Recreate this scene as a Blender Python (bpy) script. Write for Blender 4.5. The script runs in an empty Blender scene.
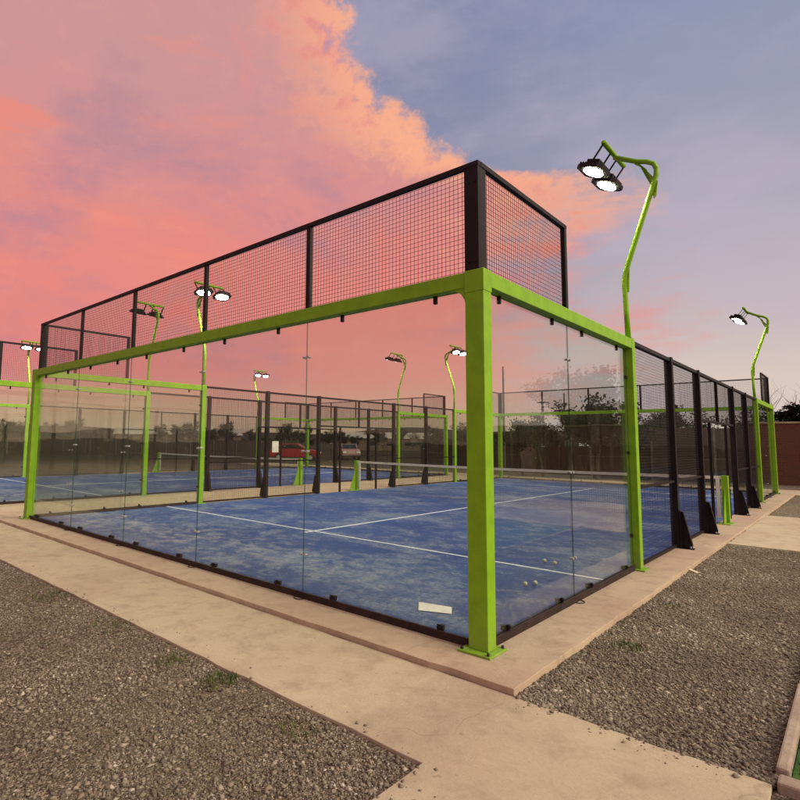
import bpy, bmesh, math, random
import numpy as np
from mathutils import Vector, Matrix
R = math.radians
random.seed(7); rng = np.random.default_rng(7)
S = bpy.context.scene
COL = S.collection

# ------------------------------------------------------------------ camera
def camera():
    yaw, pitch, roll, f, cx, cy = .7488, .0961, .011, 554.4755, 344.29, 388.55
    fw = Vector((-math.sin(yaw)*math.cos(pitch), math.cos(yaw)*math.cos(pitch), math.sin(pitch)))
    rt = Vector((math.cos(yaw), math.sin(yaw), 0)); up = rt.cross(fw)
    r2 = math.cos(roll)*rt + math.sin(roll)*up; u2 = -math.sin(roll)*rt + math.cos(roll)*up
    cam = bpy.data.cameras.new('camera'); o = bpy.data.objects.new('camera', cam); COL.objects.link(o)
    m = Matrix((r2, u2, -fw)).transposed().to_4x4(); m.translation = (2.0903, -3.8313, 1.5488)
    o.matrix_world = m
    cam.sensor_width = 36; cam.sensor_fit = 'HORIZONTAL'; cam.lens = 36*f/800
    cam.shift_x = (400-cx)/800; cam.shift_y = (cy-400)/800
    cam.clip_start = .05; cam.clip_end = 2000
    S.camera = o
camera()

# ------------------------------------------------------------------ node helpers
def lin(c):
    return tuple((x/255/12.92 if x/255 <= .04045 else ((x/255+.055)/1.055)**2.4) for x in c) + (1,)
class G:
    def __init__(s, tree): s.t = tree; s.n = tree.nodes; s.l = tree.links
    def new(s, typ, **kw):
        n = s.n.new(typ)
        for k, v in kw.items(): setattr(n, k, v)
        return n
    def put(s, sock, v):
        if isinstance(v, bpy.types.NodeSocket): s.l.new(v, sock)
        elif v is not None: sock.default_value = v
    def math(s, op, a, b=None, c=None, clamp=False):
        n = s.new('ShaderNodeMath', operation=op, use_clamp=clamp)
        for i, v in enumerate((a, b, c)):
            if v is not None: s.put(n.inputs[i], v)
        return n.outputs[0]
    def step(s, v, a, b):                       # smoothstep
        n = s.new('ShaderNodeMapRange', interpolation_type='SMOOTHSTEP')
        s.put(n.inputs['Value'], v); s.put(n.inputs['From Min'], a); s.put(n.inputs['From Max'], b)
        return n.outputs[0]
    def mix(s, f, a, b, bt='MIX'):
        n = s.new('ShaderNodeMix', data_type='RGBA', blend_type=bt)
        s.put(n.inputs['Factor'], f); s.put(n.inputs['A'] if False else n.inputs[6], a); s.put(n.inputs[7], b)
        return n.outputs[2]
    def noise(s, vec, scale, detail=4, rough=.55, dist=0):
        n = s.new('ShaderNodeTexNoise'); s.put(n.inputs['Vector'], vec); n.inputs['Scale'].default_value = scale
        n.inputs['Detail'].default_value = detail; n.inputs['Roughness'].default_value = rough; n.inputs['Distortion'].default_value = dist
        return n.outputs['Fac']
    def mapping(s, vec, scale=(1,1,1), rot=(0,0,0), loc=(0,0,0)):
        n = s.new('ShaderNodeMapping'); s.put(n.inputs['Vector'], vec)
        n.inputs['Scale'].default_value = scale; n.inputs['Rotation'].default_value = rot; n.inputs['Location'].default_value = loc
        return n.outputs[0]
    def curve(s, v, lo, hi, pts, ymax):         # piecewise curve of a value
        m = s.new('ShaderNodeMapRange'); s.put(m.inputs[0], v); m.inputs[1].default_value = lo; m.inputs[2].default_value = hi
        c = s.new('ShaderNodeFloatCurve'); s.l.new(m.outputs[0], c.inputs['Value'])
        cv = c.mapping.curves[0]
        P = [((x-lo)/(hi-lo), y/ymax) for x, y in pts]
        cv.points[0].location = P[0]; cv.points[1].location = P[-1]
        for p in P[1:-1]: cv.points.new(*p)
        c.mapping.update()
        return s.math('MULTIPLY', c.outputs[0], ymax)

# ------------------------------------------------------------------ world: dusk sky with a lit cloud bank
W = bpy.data.worlds.new('World'); S.world = W; W.use_nodes = True
g = G(W.node_tree); g.n.clear()
tc = g.new('ShaderNodeTexCoord').outputs['Generated']
sep = g.new('ShaderNodeSeparateXYZ'); g.l.new(tc, sep.inputs[0])
az = g.math('MULTIPLY', g.math('ARCTAN2', g.math('MULTIPLY', sep.outputs[0], -1), sep.outputs[1]), 57.2958)
el = g.math('MULTIPLY', g.math('ARCSINE', sep.outputs[2]), 57.2958)
# clear air: slate blue above, mauve, then warm cream at the horizon
ramp = g.new('ShaderNodeValToRGB'); g.l.new(g.math('DIVIDE', el, 60), ramp.inputs[0])
cr = ramp.color_ramp; cr.elements[0].position = 0; cr.elements[0].color = lin((226,206,190)); cr.elements[1].position = 1; cr.elements[1].color = lin((120,134,170))
for p, c in ((.1,(218,200,190)),(.2,(198,184,186)),(.33,(174,170,184)),(.48,(154,156,180)),(.66,(138,148,180))):
    e = cr.elements.new(p); e.color = lin(c)
darkblue = g.mix(g.step(az, 8, 36), ramp.outputs[0], g.mix(.5, ramp.outputs[0], lin((112,120,154))))
pale = g.noise(g.mapping(tc, (1,1,2.4)), 3.2, 6, .6)
air = g.mix(g.math('MULTIPLY', g.step(g.math('ADD',pale,g.math('MULTIPLY',g.noise(g.mapping(tc,(1,1,3)),8,6,.6),.25)), .48, .82), .42), darkblue, lin((196,180,200)))
# cloud bank
n_big = g.noise(g.mapping(tc, (1,1,1.3), loc=(3.1,.4,.2)), 5.0, 8, .60, .35)
n_fine = g.noise(g.mapping(tc, (1,1,1.2), loc=(1.1,2.4,.6)), 20, 6, .65, .25)
n_str = g.noise(g.mapping(tc, (1,1,5.0), loc=(.3,.7,.9)), 4.0, 7, .6, .4)
edge = g.curve(el, 0, 60, [(0,29),(5,24),(10,21),(17,20),(22.5,20),(25,22),(26.5,29),(28,33),(31,37.5),(36,41.5),(41,44),(50,52),(60,60)], 70)
wob = g.math('ADD', g.math('MULTIPLY', g.math('SUBTRACT', n_big, .5), 13), g.math('MULTIPLY', g.math('SUBTRACT', n_fine, .5), 13))
lowpart = g.step(el, 27, 22)
wobs = g.math('MULTIPLY', g.math('MULTIPLY', g.math('SUBTRACT', n_str, .5), 40), lowpart)
dist = g.math('ADD', g.math('SUBTRACT', az, edge), g.math('ADD', wob, wobs))
soft = g.math('ADD', 1.9, g.math('MULTIPLY', lowpart, 7))
m_cloud = g.step(dist, g.math('MULTIPLY', soft, -1), soft)
m_cloud = g.math('MULTIPLY', m_cloud, g.step(az, 190, 150))
# cloud colour: coral low and left, dusty rose high, peach along the lit rim
v_el = g.step(g.math('ADD', el, g.math('MULTIPLY', g.math('SUBTRACT', n_big, .5), 12)), 14, 36)
ccol = g.mix(v_el, lin((232,138,130)), lin((206,150,150)))
ccol = g.mix(g.math('MULTIPLY', g.step(n_str, .54, .76), .55), ccol, lin((246,146,124)))
ccol = g.mix(g.math('MULTIPLY', g.step(g.noise(g.mapping(tc,(1,1,2.2),loc=(7,1,3)),3.4,7,.62,.3), .50, .74), .70), ccol, lin((172,134,154)))
ccol = g.mix(g.math('MULTIPLY', g.step(n_fine, .5, .85), .30), ccol, lin((246,170,150)))
rim = g.math('MULTIPLY', g.step(g.math('ADD', dist, g.math('MULTIPLY', g.math('SUBTRACT', n_fine, .5), 14)), 13, 1), g.step(el, 13, 23))
ccol = g.mix(g.math('MULTIPLY', rim, .85), ccol, g.mix(g.step(g.math('ADD',g.math('MULTIPLY',n_big,.5),g.math('MULTIPLY',n_fine,.5)),.38,.54), lin((232,146,138)), lin((255,180,140))))
ccol = g.mix(g.math('MULTIPLY', g.step(el, 17, 2), .6), ccol, g.mix(g.step(az, 70, 22), lin((212,130,132)), lin((226,172,160))))
# a small bright coral streak at the far left
sx = g.math('DIVIDE', g.math('SUBTRACT', az, 76), 5); sy = g.math('DIVIDE', g.math('ADD', g.math('SUBTRACT', el, 27.6), g.math('MULTIPLY', g.math('SUBTRACT', n_str, .5), 5)), 1.1)
blob = g.step(g.math('ADD', g.math('MULTIPLY', sx, sx), g.math('MULTIPLY', sy, sy)), 1.5, .1)
ccol = g.mix(g.math('MULTIPLY', blob, .5), ccol, lin((248,138,114)))
ccol = g.mix(g.math('MULTIPLY', g.step(el, 7.5, .5), .85), ccol, lin((206,178,150)))
sky = g.mix(m_cloud, air, ccol)
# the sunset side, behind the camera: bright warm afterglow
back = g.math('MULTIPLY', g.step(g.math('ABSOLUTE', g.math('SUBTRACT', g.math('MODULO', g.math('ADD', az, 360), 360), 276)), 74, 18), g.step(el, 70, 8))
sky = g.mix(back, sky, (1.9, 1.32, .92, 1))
below = g.step(el, -1, -4)
sky = g.mix(below, sky, lin((96,80,70)))
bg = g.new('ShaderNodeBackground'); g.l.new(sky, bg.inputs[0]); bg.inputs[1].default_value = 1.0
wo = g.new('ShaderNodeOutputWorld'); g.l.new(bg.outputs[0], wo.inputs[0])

# ------------------------------------------------------------------ the last of the sun, very soft, from behind the camera on the right
sl = bpy.data.lights.new('sun', 'SUN'); sl.energy = 3.3; sl.angle = R(50); sl.color = (1, .88, .72)
so = bpy.data.objects.new('sun', sl); COL.objects.link(so)
sd = Vector((-.75, -.16, -.64)); so.rotation_euler = sd.to_track_quat('-Z', 'Y').to_euler()

vs = S.view_settings
S.display_settings.display_device = 'sRGB'
vs.view_transform = 'Standard'; vs.look = 'None'; vs.exposure = 0; vs.gamma = 1; vs.use_curve_mapping = False
S.cycles.caustics_reflective = False; S.cycles.caustics_refractive = False
S.cycles.transparent_max_bounces = 40; S.cycles.max_bounces = 8; S.cycles.sample_clamp_indirect = 4

# ------------------------------------------------------------------ materials
MATS = {}
def mat(name, fn):
    m = bpy.data.materials.new(name); m.use_nodes = True
    gg = G(m.node_tree); gg.n.clear()
    out = gg.new('ShaderNodeOutputMaterial'); fn(gg, out); MATS[name] = m; return m
def pbsdf(gg, out, col, rough=.6, metal=0, spec=.5, bump=None, bd=.01, bs=1.0, emit=None, es=0):
    p = gg.new('ShaderNodeBsdfPrincipled'); gg.put(p.inputs['Base Color'], col); gg.put(p.inputs['Roughness'], rough)
    gg.put(p.inputs['Metallic'], metal); gg.put(p.inputs['Specular IOR Level'], spec)
    if emit: p.inputs['Emission Color'].default_value = emit; p.inputs['Emission Strength'].default_value = es
    if bump is not None:
        b = gg.new('ShaderNodeBump'); gg.put(b.inputs['Height'], bump); b.inputs['Distance'].default_value = bd; b.inputs['Strength'].default_value = bs
        gg.l.new(b.outputs[0], p.inputs['Normal'])
    if out: gg.l.new(p.outputs[0], out.inputs[0])
    return p
def pos(gg): return gg.new('ShaderNodeNewGeometry').outputs['Position']
def obc(gg): return gg.new('ShaderNodeTexCoord').outputs['Object']
def painted(c1, c2, rough=.35, scale=6, spec=.5, dust=False):
    def f(gg, out):
        p = pos(gg)
        n = gg.noise(p, scale, 6, .6); n2 = gg.noise(gg.mapping(p, (1,1,.25)), scale*7, 5, .65)
        c = gg.mix(gg.step(n, .35, .7), c1, c2)
        c = gg.mix(gg.math('MULTIPLY', gg.step(n2, .62, .78), .35), c, (c2[0]*.55, c2[1]*.55, c2[2]*.6, 1))
        if dust:                                  # splashed dirt near the ground, fine scratches
            sz = gg.new('ShaderNodeSeparateXYZ'); gg.l.new(p, sz.inputs[0])
            low = gg.step(gg.math('ADD', sz.outputs[2], gg.math('MULTIPLY', n2, .35)), .52, .10)
            c = gg.mix(gg.math('MULTIPLY', low, gg.math('MULTIPLY', gg.step(gg.noise(p, 38, 6, .7), .38, .68), .6)), c, (.24,.19,.12,1))
            sc_ = gg.noise(gg.mapping(p, (1,1,.12), rot=(.3,.2,0)), 90, 2, .5)
            c = gg.mix(gg.math('MULTIPLY', gg.step(sc_, .71, .75), .35), c, (.30,.34,.14,1))
        pbsdf(gg, out, c, gg.math('ADD', rough, gg.math('MULTIPLY', n2, .2)), spec=spec, bump=n2, bd=.0006)
    return f
mat('green_paint', painted((.200,.400,.007,1), (.160,.330,.007,1), .42, 6, .3, True))
mat('black_paint', painted((.007,.004,.005,1), (.012,.007,.008,1), .45, 6, .22))
mat('dark_steel', painted((.018,.009,.009,1), (.035,.018,.016,1), .5, 6, .25))
mat('white_tape', painted((.60,.58,.52,1), (.50,.47,.42,1), .7))
mat('grey_metal', painted((.42,.42,.40,1), (.32,.32,.31,1), .3))
mat('wire', lambda gg, out: pbsdf(gg, out, (.012,.009,.010,1), .5, 0, .3))
mat('net_cord', lambda gg, out: pbsdf(gg, out, (.03,.032,.03,1), .8))
mat('lamp_lens', lambda gg, out: pbsdf(gg, out, (.9,.9,.86,1), .3, emit=(1,.94,.68,1), es=330))

def glass_fn(gg, out):
    p = pos(gg)
    tr = gg.new('ShaderNodeBsdfTransparent'); tr.inputs[0].default_value = (.915,.94,.905,1)
    gl = gg.new('ShaderNodeBsdfGlossy'); gl.inputs['Roughness'].default_value = .012
    b = gg.new('ShaderNodeBump'); gg.put(b.inputs['Height'], gg.noise(p, .9, 1)); b.inputs['Distance'].default_value = .004; gg.l.new(b.outputs[0], gl.inputs['Normal'])
    ge = gg.new('ShaderNodeNewGeometry'); dt = gg.new('ShaderNodeVectorMath', operation='DOT_PRODUCT'); gg.l.new(ge.outputs['Incoming'], dt.inputs[0]); gg.l.new(ge.outputs['Normal'], dt.inputs[1])
    fr = gg.math('ADD', .035, gg.math('MULTIPLY', .965, gg.math('POWER', gg.math('SUBTRACT', 1, gg.math('ABSOLUTE', dt.outputs['Value'])), 5), clamp=True))
    m1 = gg.new('ShaderNodeMixShader'); gg.put(m1.inputs[0], fr); gg.l.new(tr.outputs[0], m1.inputs[1]); gg.l.new(gl.outputs[0], m1.inputs[2])
    df = gg.new('ShaderNodeBsdfDiffuse'); df.inputs[0].default_value = (.42,.45,.33,1)
    sepz = gg.new('ShaderNodeSeparateXYZ'); gg.l.new(p, sepz.inputs[0])
    low = gg.step(sepz.outputs[2], .75, .05)
    dirt = gg.math('ADD', .005, gg.math('MULTIPLY', gg.step(gg.noise(p, 1.7, 7, .65), .50, .85), .022))
    dirt = gg.math('ADD', dirt, gg.math('MULTIPLY', gg.math('MULTIPLY', low, gg.step(gg.noise(p, 14, 6, .7), .4, .8)), .09))
    vo = gg.new('ShaderNodeTexVoronoi'); gg.put(vo.inputs['Vector'], p); vo.inputs['Scale'].default_value = 2.3
    dirt = gg.math('ADD', dirt, gg.math('MULTIPLY', gg.math('MULTIPLY', gg.step(vo.outputs['Distance'], .10, .05), gg.step(gg.noise(p, 40, 4, .7), .42, .62)), .07))
    sm = gg.noise(gg.mapping(p, (1,1,.16)), 9, 5, .6); dirt = gg.math('ADD', dirt, gg.math('MULTIPLY', gg.step(sm, .58, .75), .03))
    m2 = gg.new('ShaderNodeMixShader'); gg.put(m2.inputs[0], dirt); gg.l.new(m1.outputs[0], m2.inputs[1]); gg.l.new(df.outputs[0], m2.inputs[2])
    gg.l.new(m2.outputs[0], out.inputs[0])
mat('glass', glass_fn)
def glass_edge(gg, out):
    tr = gg.new('ShaderNodeBsdfTransparent'); tr.inputs[0].default_value = (.62,.72,.66,1)
    p = pbsdf(gg, None, (.06,.12,.09,1), .25)
    m = gg.new('ShaderNodeMixShader'); m.inputs[0].default_value = .32; gg.l.new(tr.outputs[0], m.inputs[1]); gg.l.new(p.outputs[0], m.inputs[2]); gg.l.new(m.outputs[0], out.inputs[0])
mat('glass_edge', glass_edge)

def turf_fn(gg, out):
    p = pos(gg)
    fib = gg.noise(gg.mapping(p, (1,1,1)), 260, 2, .6)
    n1 = gg.noise(gg.mapping(p, (.8,1.1,1), rot=(0,0,R(20))), .75, 8, .66, .5)
    n2 = gg.noise(gg.mapping(p, (.9,1.2,1), rot=(0,0,R(-15))), 4.2, 8, .74, .3)
    n3 = gg.noise(p, 22, 5, .75)
    c = gg.mix(gg.step(gg.noise(p,.45,4,.5), .35, .65), (.017,.056,.215,1), (.030,.085,.265,1))
    c = gg.mix(gg.math('MULTIPLY', gg.step(fib, .3, .75), .5), c, (.012,.034,.15,1))
    sand = gg.math('MULTIPLY', gg.step(gg.math('ADD', gg.math('MULTIPLY', n1, .5), gg.math('MULTIPLY', n2, .5)), .45, .62), gg.step(n3, .34, .64))
    c = gg.mix(gg.math('MULTIPLY', sand, .55), c, (.42,.44,.42,1))
    sy_ = gg.new('ShaderNodeSeparateXYZ'); gg.l.new(p, sy_.inputs[0])
    wall_ = gg.math('MULTIPLY', gg.step(gg.math('ABSOLUTE', gg.math('SUBTRACT', sy_.outputs[1], 1.15)), 1.3, .1), gg.step(sy_.outputs[0], -1.0, -3.2))
    c = gg.mix(gg.math('MULTIPLY', gg.math('MULTIPLY', wall_, gg.step(n2, .44, .62)), .34), c, (.42,.44,.40,1))
    haze = gg.step(n1, .44, .72)
    c = gg.mix(gg.math('MULTIPLY', haze, .34), c, (.15,.23,.36,1))
    pbsdf(gg, out, c, .85, spec=.25, bump=gg.math('ADD', fib, n3), bd=.004)
mat('blue_turf', turf_fn)
def line_fn(gg, out):
    p = pos(gg); n = gg.noise(p, 30, 5, .7)
    pbsdf(gg, out, gg.mix(gg.step(n, .35, .75), (.66,.70,.74,1), (.34,.42,.52,1)), .85, bump=n, bd=.002)
mat('turf_line', line_fn)
def conc(c1, c2, seed=0, sc=1.0):
    def f(gg, out):
        p = gg.mapping(pos(gg), loc=(seed,seed*1.7,0))
        n1 = gg.noise(p, .55*sc, 6, .6, .5); n2 = gg.noise(p, 4.5*sc, 8, .68); n3 = gg.noise(p, 60, 6, .75); n4 = gg.noise(gg.mapping(p,(1,3.2,1)), 2.1, 8, .7, .8)
        c = gg.mix(gg.step(n1, .38, .64), c1, c2)
        c = gg.mix(gg.math('MULTIPLY', gg.step(n2, .45, .75), .55), c, tuple(x*.58 for x in c2[:3])+(1,))
        c = gg.mix(gg.math('MULTIPLY', gg.step(n4, .56, .72), .30), c, (c1[0]*1.25,c1[1]*1.25,c1[2]*1.25,1))
        c = gg.mix(gg.math('MULTIPLY', gg.step(n3, .42, .78), .35), c, tuple(x*.5 for x in c1[:3])+(1,))
        n5 = gg.noise(p, 1.3, 7, .7, 1.2); c = gg.mix(gg.math('MULTIPLY', gg.step(n5, .54, .66), .28), c, (c2[0]*.7,c2[1]*.6,c2[2]*.55,1))
        vc = gg.new('ShaderNodeTexVoronoi', feature='DISTANCE_TO_EDGE'); wn = gg.new('ShaderNodeTexNoise'); gg.put(wn.inputs['Vector'], p); wn.inputs['Scale'].default_value = 3
        mv = gg.new('ShaderNodeVectorMath', operation='MULTIPLY_ADD'); gg.l.new(wn.outputs['Color'], mv.inputs[0]); mv.inputs[1].default_value = (.35,.35,0); gg.put(mv.inputs[2], p)
        gg.l.new(mv.outputs[0], vc.inputs['Vector']); vc.inputs['Scale'].default_value = .38
        c = gg.mix(gg.math('MULTIPLY', gg.math('MULTIPLY', gg.step(vc.outputs['Distance'], .0035, .001), gg.step(gg.noise(p,.8,3,.5), .50, .58)), .22), c, tuple(x*.35 for x in c2[:3])+(1,))
        sp_ = gg.noise(gg.mapping(p,loc=(3,7,0)), 17, 3, .5); c = gg.mix(gg.math('MULTIPLY', gg.step(sp_, .70, .74), .5), c, tuple(x*.5 for x in c2[:3])+(1,))
        n6 = gg.noise(p, 210, 3, .8); c = gg.mix(gg.math('MULTIPLY', gg.step(n6, .60, .74), .35), c, tuple(x*.38 for x in c1[:3])+(1,))
        h = gg.math('ADD', gg.math('MULTIPLY', n2, .7), gg.math('MULTIPLY', n3, .35))
        pbsdf(gg, out, c, .85, spec=.3, bump=h, bd=.010)
    return f
mat('concrete', conc((.48,.405,.27,1), (.42,.335,.23,1)))
mat('concrete_slab', conc((.48,.385,.26,1), (.42,.31,.215,1), 5.3))
mat('kerb_concrete', conc((.40,.33,.25,1), (.30,.23,.17,1), 9.1, 2))
def gravel_fn(gg, out):
    p = pos(gg)
    v = gg.new('ShaderNodeTexVoronoi'); gg.put(v.inputs['Vector'], p); v.inputs['Scale'].default_value = 62
    v2 = gg.new('ShaderNodeTexVoronoi'); gg.put(v2.inputs['Vector'], p); v2.inputs['Scale'].default_value = 24
    sp = gg.new('ShaderNodeSeparateColor'); gg.l.new(v.outputs['Color'], sp.inputs[0])
    rr = gg.new('ShaderNodeValToRGB'); gg.l.new(sp.outputs[0], rr.inputs[0]); c = rr.color_ramp
    c.elements[0].color = (.055,.042,.032,1); c.elements[1].color = (.42,.36,.29,1); c.elements[1].position = 1
    for q, k in ((.35,(.12,.088,.056,1)),(.65,(.20,.155,.104,1)),(.88,(.32,.26,.18,1))): e = c.elements.new(q); e.color = k
    big = gg.noise(p, .8, 6, .6); c2 = gg.mix(gg.math('MULTIPLY', gg.step(big, .40, .68), .5), rr.outputs[0], (.085,.058,.040,1))
    c2 = gg.mix(gg.math('MULTIPLY', gg.step(gg.noise(gg.mapping(p,loc=(4,9,0)), .45, 5, .6), .48, .68), .35), c2, (.17,.165,.09,1))
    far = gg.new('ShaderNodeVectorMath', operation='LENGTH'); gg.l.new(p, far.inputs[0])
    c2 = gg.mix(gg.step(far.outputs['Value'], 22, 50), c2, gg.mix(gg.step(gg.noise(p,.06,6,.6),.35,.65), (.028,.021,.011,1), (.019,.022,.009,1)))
    h = gg.math('SUBTRACT', gg.math('MULTIPLY', v2.outputs['Distance'], -.5), v.outputs['Distance'])
    pbsdf(gg, out, c2, .9, spec=.2, bump=h, bd=.016)
mat('gravel', gravel_fn)
def stone_fn(gg, out):
    a = gg.new('ShaderNodeAttribute'); a.attribute_name = 'tone'
    rr = gg.new('ShaderNodeValToRGB'); gg.l.new(a.outputs['Fac'], rr.inputs[0]); c = rr.color_ramp
    c.elements[0].color = (.075,.058,.045,1); c.elements[1].color = (.56,.50,.42,1)
    for q, k in ((.3,(.125,.092,.058,1)),(.5,(.20,.172,.115,1)),(.7,(.25,.195,.13,1)),(.9,(.42,.37,.28,1))): e = c.elements.new(q); e.color = k
    pbsdf(gg, out, gg.mix(.25, rr.outputs[0], gg.mix(gg.noise(pos(gg), 120, 3), (.08,.06,.05,1), (.3,.27,.22,1))), .85, spec=.25)
mat('stone', stone_fn)
def leaf_fn(c1, c2):
    def f(gg, out):
        n = gg.noise(pos(gg), 5, 4, .6); pbsdf(gg, out, gg.mix(gg.step(n,.35,.65), c1, c2), .7, spec=.2)
    return f
mat('leaf', leaf_fn((.010,.015,.006,1), (.024,.027,.011,1)))
mat('weed', leaf_fn((.06,.085,.025,1), (.13,.13,.05,1)))
mat('grass', leaf_fn((.02,.07,.012,1), (.05,.11,.02,1)))
mat('bark', leaf_fn((.07,.055,.045,1), (.12,.10,.085,1)))
def brick_fn(gg, out):
    o = obc(gg); b = gg.new('ShaderNodeTexBrick'); gg.put(b.inputs['Vector'], gg.mapping(o, rot=(R(90),0,0)))
    b.inputs['Scale'].default_value = 2.2; b.inputs['Color1'].default_value = (.13,.036,.020,1); b.inputs['Color2'].default_value = (.095,.030,.018,1); b.inputs['Mortar'].default_value = (.12,.08,.06,1); b.inputs['Mortar Size'].default_value = .012
    c = gg.mix(gg.math('MULTIPLY', gg.step(gg.noise(o, .6, 6, .6), .4, .7), .5), b.outputs[0], (.10,.06,.03,1))
    pbsdf(gg, out, c, .9, bump=b.outputs['Fac'], bd=.006)
mat('brick', brick_fn)
def board_fn(gg, out):
    o = obc(gg); w = gg.new('ShaderNodeTexWave', wave_type='BANDS', bands_direction='X'); gg.put(w.inputs['Vector'], o); w.inputs['Scale'].default_value = 1.1; w.inputs['Distortion'].default_value = .3
    c = gg.mix(gg.step(gg.noise(gg.mapping(o,(1,1,.1)), 5, 5, .6), .3, .7), (.026,.014,.008,1), (.040,.022,.012,1))
    c = gg.mix(gg.step(w.outputs['Fac'], .10, .0), c, (.02,.012,.01,1))
    pbsdf(gg, out, c, .85, bump=w.outputs['Fac'], bd=.01)
mat('boards', board_fn)
mat('render_beige', conc((.20,.14,.10,1), (.15,.10,.075,1), 2.2, 2))
mat('roof_pale', painted((.42,.38,.33,1), (.32,.29,.26,1), .6))
mat('car_red', painted((.32,.012,.014,1), (.26,.01,.012,1), .2))
mat('car_pale', painted((.36,.21,.20,1), (.30,.17,.16,1), .3))
mat('car_glass', lambda gg, out: pbsdf(gg, out, (.02,.022,.03,1), .06))
mat('rubber', lambda gg, out: pbsdf(gg, out, (.012,.012,.012,1), .8))
mat('headlight', lambda gg, out: pbsdf(gg, out, (.75,.75,.72,1), .15))
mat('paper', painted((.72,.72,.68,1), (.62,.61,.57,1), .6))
mat('ball', painted((.56,.57,.42,1), (.40,.42,.27,1), .9, 90))
mat('wood', painted((.62,.54,.34,1), (.50,.42,.26,1), .8))
mat('cable', lambda gg, out: pbsdf(gg, out, (.02,.018,.018,1), .6))

# ------------------------------------------------------------------ mesh helpers
class MB:
    def __init__(s): s.v = []; s.f = []; s.m = []
    def raw(s, vs_, fs, mi=0):
        k = len(s.v); s.v += [tuple(v) for v in vs_]; s.f += [tuple(i+k for i in f) for f in fs]; s.m += [mi]*len(fs)
    def box(s, x0, x1, y0, y1, z0, z1, mi=0, side=None):
        V = [(x,y,z) for z in (z0,z1) for y in (y0,y1) for x in (x0,x1)]
        F = [(0,2,3,1),(4,5,7,6),(0,1,5,4),(2,6,7,3),(0,4,6,2),(1,3,7,5)]
        k = len(s.v); s.v += V; s.f += [tuple(i+k for i in f) for f in F]
        s.m += [mi]*6 if side is None else side
        return s
    def bar(s, a, b, w, d=None, up=(0,0,1), mi=0):          # rectangular bar
        a = Vector(a); b = Vector(b); d = d or w; t = (b-a).normalized(); u = Vector(up)
        if abs(t.dot(u)) > .98: u = Vector((1,0,0))
        x = t.cross(u).normalized()*w/2; y = x.cross(t).normalized()*d/2
        V = [p+q for p in (a,b) for q in (-x-y, x-y, x+y, -x+y)]
        s.raw(V, [(3,2,1,0),(4,5,6,7),(0,1,5,4),(1,2,6,5),(2,3,7,6),(3,0,4,7)], mi); return s
    def tube(s, pts, r, n=10, mi=0):
        pts = [Vector(p) for p in pts]; rs = r if isinstance(r, (list,tuple)) else [r]*len(pts)
        k = len(s.v); u = None
        for i, p in enumerate(pts):
            t = (pts[min(i+1,len(pts)-1)]-pts[max(i-1,0)]).normalized()
            if u is None: u = t.cross(Vector((0,1,0)) if abs(t.y) < .9 else Vector((1,0,0))).normalized()
            u = (u - t*u.dot(t)).normalized(); w = t.cross(u)
            for j in range(n):
                a = 2*math.pi*j/n; s.v.append(tuple(p + (u*math.cos(a)+w*math.sin(a))*rs[i]))
        for i in range(len(pts)-1):
            for j in range(n):
                s.f.append((k+i*n+j, k+i*n+(j+1)%n, k+(i+1)*n+(j+1)%n, k+(i+1)*n+j)); s.m.append(mi)
        s.f.append(tuple(k+j for j in range(n))[::-1]); s.m.append(mi)
        s.f.append(tuple(k+(len(pts)-1)*n+j for j in range(n))); s.m.append(mi)
        return s
    def prism(s, poly, t0, t1, axis='y', mi=0):              # poly (a,b) extruded
        n = len(poly)
        def P(a, b, t): return {'y':(a,t,b), 'x':(t,a,b), 'z':(a,b,t)}[axis]
        V = [P(a,b,t0) for a,b in poly] + [P(a,b,t1) for a,b in poly]
        F = [tuple(range(n)), tuple(range(2*n-1,n-1,-1))] + [(i,(i+1)%n+0,(i+1)%n+n,i+n) for i in range(n)]
        s.raw(V, F, mi); return s
    def build(s, name, mats, parent=None, bevel=0, smooth=False, loc=None):
        me = bpy.data.meshes.new(name)
        me.from_pydata(s.v, [], s.f)
        mats = mats if isinstance(mats, (list,tuple)) else [mats]
        for m in mats: me.materials.append(MATS[m])
        me.polygons.foreach_set('material_index', s.m)
        bm = bmesh.new(); bm.from_mesh(me); bmesh.ops.recalc_face_normals(bm, faces=bm.faces)
        if bevel: bmesh.ops.bevel(bm, geom=bm.edges[:], offset=bevel, segments=2, profile=.5, affect='EDGES', clamp_overlap=True)
        bm.to_mesh(me); bm.free()
        if smooth: me.polygons.foreach_set('use_smooth', [True]*len(me.polygons))
        me.update()
        o = bpy.data.objects.new(name, me); COL.objects.link(o)
        if parent: o.parent = parent
        if loc: o.location = loc
        return o
def tag(o, label, cat, group=None, kind=None):
    if label: o['label'] = label
    if cat: o['category'] = cat
    if group: o['group'] = group
    if kind: o['kind'] = kind
    return o
def empty(name, loc=(0,0,0), rz=0):
    o = bpy.data.objects.new(name, None); o.location = loc; o.rotation_euler = (0,0,rz); o.empty_display_size = .2
    COL.objects.link(o); return o
def copy_tree(o, kids, parent=None):
    c = o.copy(); COL.objects.link(c)
    if parent: c.parent = parent
    for k in kids.get(o.name, []): copy_tree(k, kids, c)
    return c
def kidmap():
    d = {}
    for o in COL.objects:
        if o.parent: d.setdefault(o.parent.name, []).append(o)
    return d
def struct(o): o['kind'] = 'structure'; return o
def sheet(name, poly, z, m, th=None):
    b = MB()
    if th: b.prism(poly, z-th, z, 'z')
    else: b.raw([(x,y,z) for x,y in poly], [tuple(range(len(poly)))])
    o = b.build(name, m)
    if not th:
        if o.data.polygons[0].normal.z < 0: o.data.flip_normals()
    return struct(o)
def rect(x0,x1,y0,y1): return [(x0,y0),(x1,y0),(x1,y1),(x0,y1)]

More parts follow.
